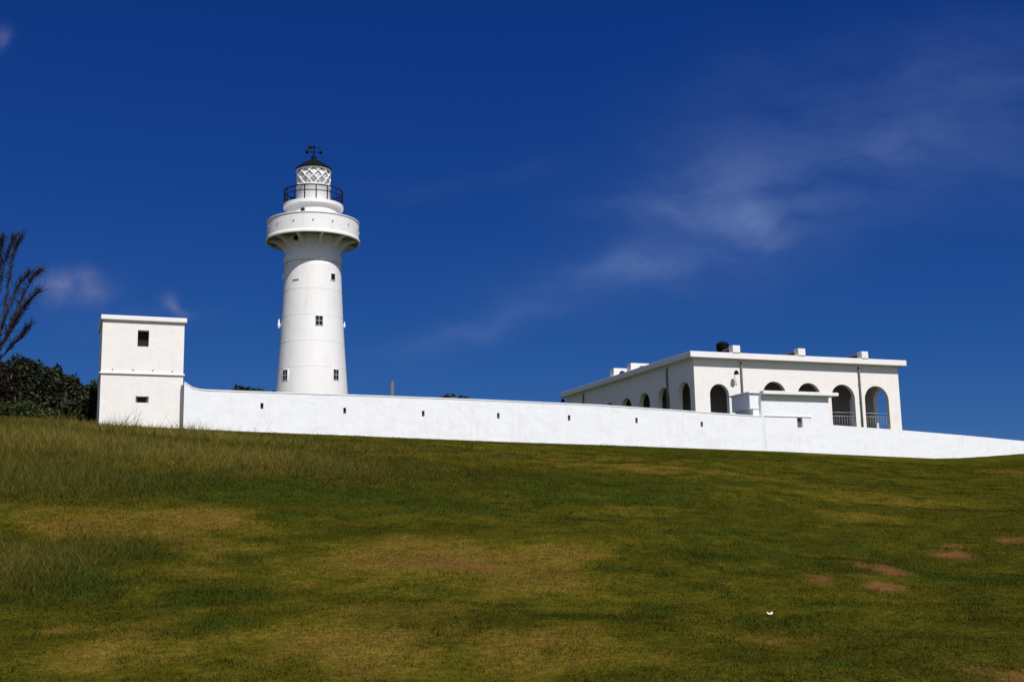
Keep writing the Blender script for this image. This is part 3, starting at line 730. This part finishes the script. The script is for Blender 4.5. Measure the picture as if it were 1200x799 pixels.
for k in range(nB):                        # curved brackets under the gallery
    ph = R(12) + 2*math.pi*k/nB
    mb = MB(); hw = .10
    pts = []
    for j in range(10):
        t = j/9; r = lr(31.5) + (lr(53.2)-lr(31.5))*(t**1.9); z = zc1+.10 + (zl0-.04-zc1-.10)*(1-(1-t)**1.5); pts.append((r, z))
    side = pol(ph+math.pi/2, 1, 0) - Vector((LX, LYY, 0))
    for (r0_, z0_), (r1_, z1_) in zip(pts[:-1], pts[1:]):
        a0, a1 = pol(ph, r0_, z0_), pol(ph, r1_, z1_); b0, b1 = pol(ph, max(min(r0_-.42, lr(50)), lr(30.5)), min(z0_+.42, zl0+.08)), pol(ph, max(min(r1_-.42, lr(50)), lr(30.5)), min(z1_+.42, zl0+.08))
        mb.quad(a0-side*hw, a1-side*hw, a1+side*hw, a0+side*hw); mb.quad(a0+side*hw, a1+side*hw, b1+side*hw, b0+side*hw); mb.quad(a1-side*hw, a0-side*hw, b0-side*hw, b1-side*hw)
    mb.build('bracket', M_IRON, lh)
mb = MB(); mb.ball(pol(R(-34), lr(35.5), lz_(287)), .20, 10, 6); mb.build('bulkhead_lamp', M_RAIL, lh)
for k in range(15):
    ph = 2*math.pi*k/15; z = (zl0+zl1)/2 + .18
    mb = MB(); p_ = pol(ph, rd-.02, z); n_ = pol(ph, 1, 0)-Vector((LX, LYY, 0)); t_ = pol(ph+math.pi/2, 1, 0)-Vector((LX, LYY, 0))
    mb.tube([p_, p_+n_*.12], .06, 8); mb.build('drain_spout', M_SEAM, lh)
# upper drum and lantern gallery
zu0, zu1, zu2 = zl1+.02, lz_(245.6), lz_(242)
mb = MB(); mb.lathe(LX, LYY, [(lr(30.8), zu0), (lr(30.8), zu1-.25), (lr(31.2), zu1-.10), (lr(32.2), zu1+.02)], 80, caps=False); ud = mb.build('upper_drum', M_IRON, lh)
mb = MB(); mb.lathe(LX, LYY, [(lr(30), zu1+.01), (lr(35), zu1), (lr(35), zu2), (lr(18), zu2+.02)], 80, caps=False, smooth=False); lg = mb.build('lantern_gallery', M_IRON, lh)
for f in lg.data.polygons: f.use_smooth = True
es = lg.modifiers.new('edge', 'EDGE_SPLIT'); es.split_angle = R(25)
mb = MB(); zz = on_plane(355, 245.3, pol(0, lr(30.8), 0), Vector((math.cos(toc), math.sin(toc), 0))).z
for ph, rr in ((R(-23), .19),):
    p_ = pol(ph, lr(30.8)-.05, zz); n_ = pol(ph, 1, 0)-Vector((LX, LYY, 0)); mb.tube([p_, p_+n_*.10], rr, 14)
mb.build('porthole', M_DARK, lh)
# railing of the lantern gallery
zr = lz_(226)
mb = MB(); rr = lr(34.0)
for z, r in ((zr, .058), (zr-.48, .042)): mb.tube([pol(2*math.pi*k/60, rr, z) for k in range(60)], r, 6, close=True)
rl = mb.build('railing', M_RAIL, lh)
for k in range(16):
    ph = R(5)+2*math.pi*k/16; mb = MB(); mb.tube([pol(ph, rr, zu2-.01), pol(ph, rr, zr+.02)], .05, 6); mb.build('baluster', M_RAIL, rl)
# lantern
zn0, zn1, zn2 = zu2+.0, lz_(220.8), lz_(200.5)
mb = MB(); mb.lathe(LX, LYY, [(lr(19.7), zn0), (lr(19.7), zn1-.12), (lr(20.2), zn1-.08), (lr(20.2), zn1), (lr(17.5), zn1+.01)], 64, caps=False); mb.build('lantern_base', M_IRON, lh)
rg0, rg1 = lr(18.4), lr(19.0)
mb = MB(); mb.lathe(LX, LYY, [(rg0, zn1), (rg1, zn2)], 64); lan = mb.build('lantern_glass', M_LENS, lh)
mb = MB(); nh = 12
for k in range(nh):
    for sg in (-1, 1):
        for_pts = []
        for j in range(13):
            t = j/12; for_pts.append(pol(2*math.pi*k/nh + sg*t*2*math.pi/nh*1.9, (rg0+.045)*(1-t)+(rg1+.045)*t, zn1+(zn2-zn1)*t))
        mb.tube(for_pts, .066, 4)
for k in range(2): mb.tube([pol(2*math.pi*j/48, (rg0+rg1)/2+.09+(.03 if k else -.03), [zn1+.05, zn2-.05][k]) for j in range(48)], .07, 6, close=True)
mb.build('lattice', M_TRIM, lan)
zd = lz_(186)
mb = MB(); hd = zd-zn2
mb.lathe(LX, LYY, [(lr(19.5), zn2), (lr(21.2), zn2-.05), (lr(21.4), zn2+.12), (lr(19.8), zn2+.2), (lr(17.2), zn2+.33*hd), (lr(12.5), zn2+.56*hd), (lr(7.5), zn2+.76*hd), (lr(3.6), zn2+.9*hd), (lr(2.9), zn2+1.0*hd), (lr(3.4), zn2+1.1*hd), (lr(1.2), zn2+1.2*hd), (.001, zn2+1.22*hd)], 48); dome = mb.build('dome', M_BLACK, lh)
mb = MB(); zt0 = lz_(172); c = Vector((LX, LYY, 0))
mb.tube([c+Z*zd, c+Z*zt0], .055, 6)
for ph in (R(90), R(-90), R(0), R(180)):
    e = pol(ph, lr(8.0), lz_(178.5)); mb.tube([c+Z*lz_(178.5), e], .03, 6); mb.ball(e, .16 if abs(math.sin(ph)) > .5 else .07, 8, 5)
t = pol(R(90), 1, 0)-Vector((LX, LYY, 0)); za_ = lz_(173.5)
mb.tube([c+Z*za_-t*.4, c+Z*za_+t*.65], .035, 6); mb.box(c+Z*(za_-.14)-t*.5-Vector((0,.02,0)), t*.32, Vector((0,.04,0)), Z*.30); mb.ball(c+Z*zt0, .10, 8, 5)
mb.build('weather_vane', M_BLACK, dome)
# tower windows
def cyl_window(u, v, wpx, hpx, cross):
    # bearing of the window on the shaft
    z = lz_(v); r = shaft_r(z)
    for _ in range(6):
        best = None
        for i in range(-80, 81):
            ph = R(i); p_ = pol(ph, r, z); d_ = p_.dot(cF); uu = 600+FPX*p_.dot(cR)/d_
            if best is None or abs(uu-u) < best[0]: best = (abs(uu-u), ph, p_, d_)
        ph, p_, d_ = best[1], best[2], best[3]
        vv = 399.5 - FPX*p_.dot(cU)/d_; z += (vv-v)*d_/FPX; r = shaft_r(z)
    w, h = wpx/FPX*d_/max(.35, math.cos(ph)), hpx/FPX*d_
    n_ = pol(ph, 1, 0)-Vector((LX, LYY, 0)); t_ = pol(ph+math.pi/2, 1, 0)-Vector((LX, LYY, 0))
    if t_.dot(cR) < 0: t_ = -t_
    rt = shaft_r(z) ; o = pol(ph, rt, z) - t_*w/2 - Z*h/2
    fo = -.04                                # sunk slightly
    mb = MB(); f = .035; pr = .06
    mb.box(o - t_*f + n_*-.1 - Z*f, t_*(w+2*f), n_*(pr+.1), Z*f); mb.box(o - t_*f - n_*.1 + Z*h, t_*(w+2*f), n_*(pr+.1), Z*f)
    mb.box(o - t_*f - n_*.1 + Z*.002, t_*f, n_*(pr+.1), Z*(h-.004)); mb.box(o + t_*w - n_*.1 + Z*.002, t_*f, n_*(pr+.1), Z*(h-.004))
    if cross:
        mb.box(o + t_*(w/2-.011) - n_*.0 + Z*.004, t_*.022, n_*.052, Z*(h-.008)); mb.box(o - n_*.0 + t_*.004 + Z*(h/2-.013), t_*(w-.008), n_*.05, Z*.026)
    win = mb.build('window', M_TRIM, lh)
    mb = MB(); mb.box(o - n_*.12 + t_*.006 + Z*.006, t_*(w-.012), n_*.165, Z*(h-.012)); mb.build('pane', M_GLASS, win)
cyl_window(389.8, 324.5, 4.6, 7.5, False); cyl_window(374, 375.5, 8.2, 11, True); cyl_window(334.3, 439.5, 5.6, 12.2, True); cyl_window(393.4, 439, 5.8, 12.2, True)
# lamps and fittings on the flanks
for u, v, sg in ((331.5, 382, -1), (402.5, 382, 1), (334.5, 326, -1)):
    z = lz_(v); ph = sg*R(84); r = shaft_r(z); n_ = pol(ph, 1, 0)-Vector((LX, LYY, 0))
    mb = MB(); o = pol(ph, r-.05, z); big = .72 if (sg < 0 and v > 350) else .45
    mb.tube([o, o+n_*.25*big, o+n_*.32*big+Z*.12], .05, 6); c2 = o+n_*.34*big
    mb.lathe(c2.x, c2.y, [(.10*big, c2.z-.45*big), (.16*big, c2.z-.40*big), (.16*big, c2.z+.1), (.09*big, c2.z+.35*big), (.03, c2.z+.7*big)], 12); mb.build('wall_lamp', M_TRIM, lh)
zz = on_plane(347, 327, pol(0, rB, 0), Vector((math.cos(toc), math.sin(toc), 0))).z
mb = MB(); ph = R(-35); t_ = pol(ph+math.pi/2, 1, 0)-Vector((LX, LYY, 0)); n_ = pol(ph, 1, 0)-Vector((LX, LYY, 0)); o = pol(ph, shaft_r(zz)-.06, zz); mb.box(o-t_*.30, t_*.6, n_*.10, Z*.07); mb.build('nameplate', M_PIPE, lh)

# ------------------------------------------------------------------ vegetation
def leaf_mat(name, c0, c1):
    m, nt, b = new_mat(name)
    a = N(nt, 'ShaderNodeAttribute', attribute_name='tone')
    col = ramp(nt, a.outputs['Fac'], 0, 1, (*c0, 1), (*c1, 1))
    nt.links.new(col, b.inputs['Base Color']); b.inputs['Roughness'].default_value = .5; b.inputs['Specular IOR Level'].default_value = .25
    tr = N(nt, 'ShaderNodeBsdfTranslucent'); nt.links.new(col, tr.inputs[0])
    ms = N(nt, 'ShaderNodeMixShader'); ms.inputs[0].default_value = .22
    nt.links.new(b.outputs[0], ms.inputs[1]); nt.links.new(tr.outputs[0], ms.inputs[2]); nt.links.new(ms.outputs[0], nt.nodes['Material Output'].inputs[0])
    return m
M_LEAF = leaf_mat('glossy dark leaf', (.006, .010, .003), (.032, .038, .008))
M_LEAF2 = leaf_mat('bright green leaf', (.014, .025, .005), (.045, .062, .012))
M_RUST = leaf_mat('withered rust leaf', (.012, .007, .004), (.034, .016, .009))
M_NEEDLE = leaf_mat('dark needle twig', (.018, .014, .015), (.036, .029, .026))
M_BARK = plain('dark bark', (.032, .025, .024), .9, 0, .35, 9)
def leaves(lobes, n, size, seed):
    r = np.random.default_rng(seed); mb = MB(); tones = []
    wts = np.array([l[3]*l[5] for l in lobes]); wts /= wts.sum()
    for i in range(n):
        cx, cy, cz, rx, ry, rz_ = lobes[r.choice(len(lobes), p=wts)]
        d = r.normal(size=3); d /= np.linalg.norm(d)
        bump = 1 + .16*math.sin(5*d[0]+seed)*math.sin(6*d[2]+2*seed) + .10*math.sin(13*d[0])*math.sin(11*d[1]+13*d[2])
        q = (r.random()**.33*.45+.57)*bump
        c = Vector((cx + d[0]*rx*q, cy + d[1]*ry*q, cz + d[2]*rz_*q))
        nrm = Vector(d)*.8 + Vector(r.normal(size=3))*.7; nrm.normalize()
        a = nrm.orthogonal().normalized(); a.rotate(Matrix.Rotation(r.random()*6.28, 3, nrm)); b_ = nrm.cross(a)
        s = size*(.6+.8*r.random())
        mb.poly([c-a*s, c-b_*s*.45+nrm*s*.1, c+a*s, c+b_*s*.45+nrm*s*.1]); tones += [min(1, max(0, r.normal(.42, .26)))]*4
    return mb, tones
def shrub(name, label, lobes, n, size, mat, seed, cat='shrub', group=None):
    x = sum(l[0] for l in lobes)/len(lobes); y = sum(l[1] for l in lobes)/len(lobes); gz_ = float(H(x, y))
    t = thing(name, label, cat, (x, y, gz_), group)
    mb, tones = leaves(lobes, n, size, seed); mb.build('foliage', mat, t, colors=tones)
    mb = MB(); r = random.Random(seed)
    for l in lobes:
        for k in range(3):
            p0 = Vector((x+r.uniform(-.4, .4), y+r.uniform(-.3, .3), gz_-.1)); p2 = Vector((l[0]+r.uniform(-.5, .5)*l[3], l[1]+r.uniform(-.5, .5)*l[4], l[2]+r.uniform(0, .6)*l[5]))
            mb.tube([p0, p0.lerp(p2, .5)+Vector((r.uniform(-.2, .2), r.uniform(-.2, .2), .1)), p2], [.07, .05, .02], 5)
    mb.build('stem', M_BARK, t); return t
def lobe(u, v, Y, hu, hv, dy=1.0):
    p_ = at(u, v, Y); k = p_.dot(cF)/FPX; return (p_.x, p_.y, p_.z, hu*k, hu*k*dy, hv*k)
shrub('shrub', 'tall dense dark green shrub below the bare tree', [lobe(18, 452, 80, 30, 31), lobe(40, 462, 79, 24, 34), lobe(-12, 455, 80, 28, 34), lobe(12, 480, 78, 30, 22), lobe(30, 432, 80, 14, 11)], 9500, .16, M_LEAF, 1, group='shrubs left of the square tower')
shrub('shrub', 'rounded dark shrub stepping down between tall shrub and square tower', [lobe(62, 458, 79, 18, 29), lobe(82, 466, 79, 17, 27), lobe(72, 480, 78, 22, 20), lobe(92, 475, 79, 14, 24)], 7500, .15, M_LEAF, 2, group='shrubs left of the square tower')
shrub('shrub', 'shrub with greener leaves close against the left side of square tower', [lobe(108, 468, 81, 13, 20), lobe(122, 468, 82, 12, 20), lobe(107, 484, 80, 14, 14)], 4200, .14, M_LEAF2, 3, group='shrubs left of the square tower')
shrub('shrub', 'dark reddish brown withered bush at left edge beneath the bare tree', [lobe(6, 446, 77.2, 15, 20), lobe(-14, 452, 77.2, 16, 24), lobe(10, 462, 77, 10, 18)], 3000, .12, M_RUST, 4, group='shrubs left of the square tower')
shrub('shrub', 'low spreading leafy bush along the grass edge before the tall shrub', [lobe(22, 484, 75, 26, 11), lobe(-10, 482, 75, 20, 12), lobe(52, 487, 75, 18, 8)], 3200, .13, M_LEAF2, 5, group='shrubs left of the square tower')
shrub('tree', 'dark tree top just showing above the wall left of the lighthouse', [lobe(288, 470, 120, 24, 15.5), lobe(305, 472, 120, 26, 15), lobe(318, 478, 121, 18, 16)], 2600, .28, M_LEAF, 6, cat='tree', group='tree tops behind the wall')
shrub('tree', 'dark tree top just showing above the wall right of the lighthouse', [lobe(522, 482, 120, 24, 17), lobe(540, 482, 120, 22, 15), lobe(508, 485, 121, 18, 15)], 2600, .28, M_LEAF, 7, cat='tree', group='tree tops behind the wall')

# bare casuarina
tb = at(-22, 470, 84); tb.z = float(H(tb.x, tb.y))
tree = thing('bare_tree', 'nearly bare tree with feathery dark upswept branches at left edge', 'tree', tb)
def T_(u, v, dy=0): return at(u, v, 84+dy)
mbT = MB(); mbT.tube([tb-Z*.2, T_(-22, 455), T_(-20, 430), T_(-17, 405), T_(-14, 380), T_(-12, 350), T_(-12, 318), T_(-9, 285), T_(-8, 262)], [.28, .26, .24, .21, .18, .14, .10, .06, .02], 8); mbT.build('trunk', M_BARK, tree)
limbs = [[(-20, 432), (-6, 408), (3, 380), (8, 345), (13, 310), (19, 284), (26, 270)], [(-17, 400), (-6, 370), (0, 335), (5, 305), (12, 285), (17, 272)], [(-20, 436), (-4, 416), (8, 390), (19, 362), (31, 335), (39, 319), (46, 313)],
         [(-20, 440), (2, 418), (14, 404), (24, 394), (33, 382)], [(8, 390), (18, 372), (28, 356), (38, 345), (45, 338)], [(-14, 380), (-6, 345), (-1, 310), (3, 285), (4, 272)], [(-6, 408), (6, 398), (16, 380), (24, 366), (34, 350)], [(3, 380), (10, 360), (17, 342), (24, 326), (33, 316)]]
r = random.Random(5)
mbN = MB(); tn = []
for li, px in enumerate(limbs):
    dy = r.uniform(-1.5, 1.5)
    pts = [T_(u - .03*(430-v)*.3, v + .06*(430-v), dy*i/6) for i, (u, v) in enumerate(px)]
    n = len(pts); mb = MB(); mb.tube(pts, [(.10 if li in (0, 2) else .075)*(1-i/(n-.6))+.012 for i in range(n)], 6); mb.build('limb', M_BARK, tree)
    for i in range(n-1):
        for k in range(42 if li != 3 else 50):
            t = r.random(); f = (i+t)/(n-1)
            if r.random() > .25+.9*f: continue
            p0 = pts[i].lerp(pts[i+1], t); up = (pts[i+1]-pts[i]).normalized()
            dirv = (up*r.uniform(.6, 1.2) + Vector((r.gauss(0, .30), r.gauss(0, .30), r.gauss(.18, .18)))).normalized(); ln = r.uniform(.3, .85)
            p1 = p0+dirv*ln*.5+Vector((r.gauss(0, .05), 0, r.gauss(0, .05))); p2 = p0+dirv*ln+Vector((r.gauss(0, .10), 0, r.gauss(.05, .1)))
            mbN.tube([p0, p1, p2], [.016, .011, .004], 3)
            for q in range(5):
                s_0 = p0.lerp(p2, r.uniform(.2, 1)); s_1 = s_0 + (dirv+Vector((r.gauss(0, .5), r.gauss(0, .5), r.gauss(0, .35)))).normalized()*r.uniform(.10, .34)
                mbN.tube([s_0, s_1], [.012, .004], 3)
mbN.build('crown', M_NEEDLE, tree, colors=[r.random() for _ in mbN.v])

# ------------------------------------------------------------------ small things
p_ = at(460, 456, 112); gz_ = float(H(p_.x, p_.y)); top_ = at(460, 448, 112).z
mb = MB(); 
for k in range(6):
    z0_, z1_ = gz_ + (top_-gz_)*k/6, gz_ + (top_-gz_)*(k+1)/6; w = .30 - .03*k/6 + r.uniform(-.015, .015)
    mb.box(Vector((p_.x-w/2, p_.y-w/2, z0_)), Vector((w, 0, 0)), Vector((0, w, 0)), Z*(z1_-z0_-.004 if k < 5 else z1_-z0_))
mb.box(Vector((p_.x-.05, p_.y-.10, top_+.002)), Vector((.20, 0, 0)), Vector((0, .2, 0)), Z*.12)
tag(mb.build('stone_post', M_STONE, bevel=.01), 'grey stone post showing above the wall right of the lighthouse', 'post')
q = ghit(903, 723); k = q.dot(cF)/FPX
mb = MB(); a = Vector((q.x, q.y, float(H(q.x, q.y))+.045))
w = 4.0*k
for sg in (-1, 1):
    o1 = a; o2 = a + Vector((sg*w, .05*sg+.03, w*.42)); o3 = a + Vector((sg*w*.75, .09, w*.75)); o4 = a + Vector((sg*.01, .12, w*.25)); o5 = a+Vector((sg*w*.45, -.02, w*.05))
    mb.poly([o1, o5, o2, o3, o4] if sg > 0 else [o4, o3, o2, o5, o1])
po = mb.build('paper_scrap', M_PAPER); so = po.modifiers.new('thickness', 'SOLIDIFY'); so.thickness = .004
tag(po, 'crumpled white scrap of paper lying on the grass slope', 'litter')
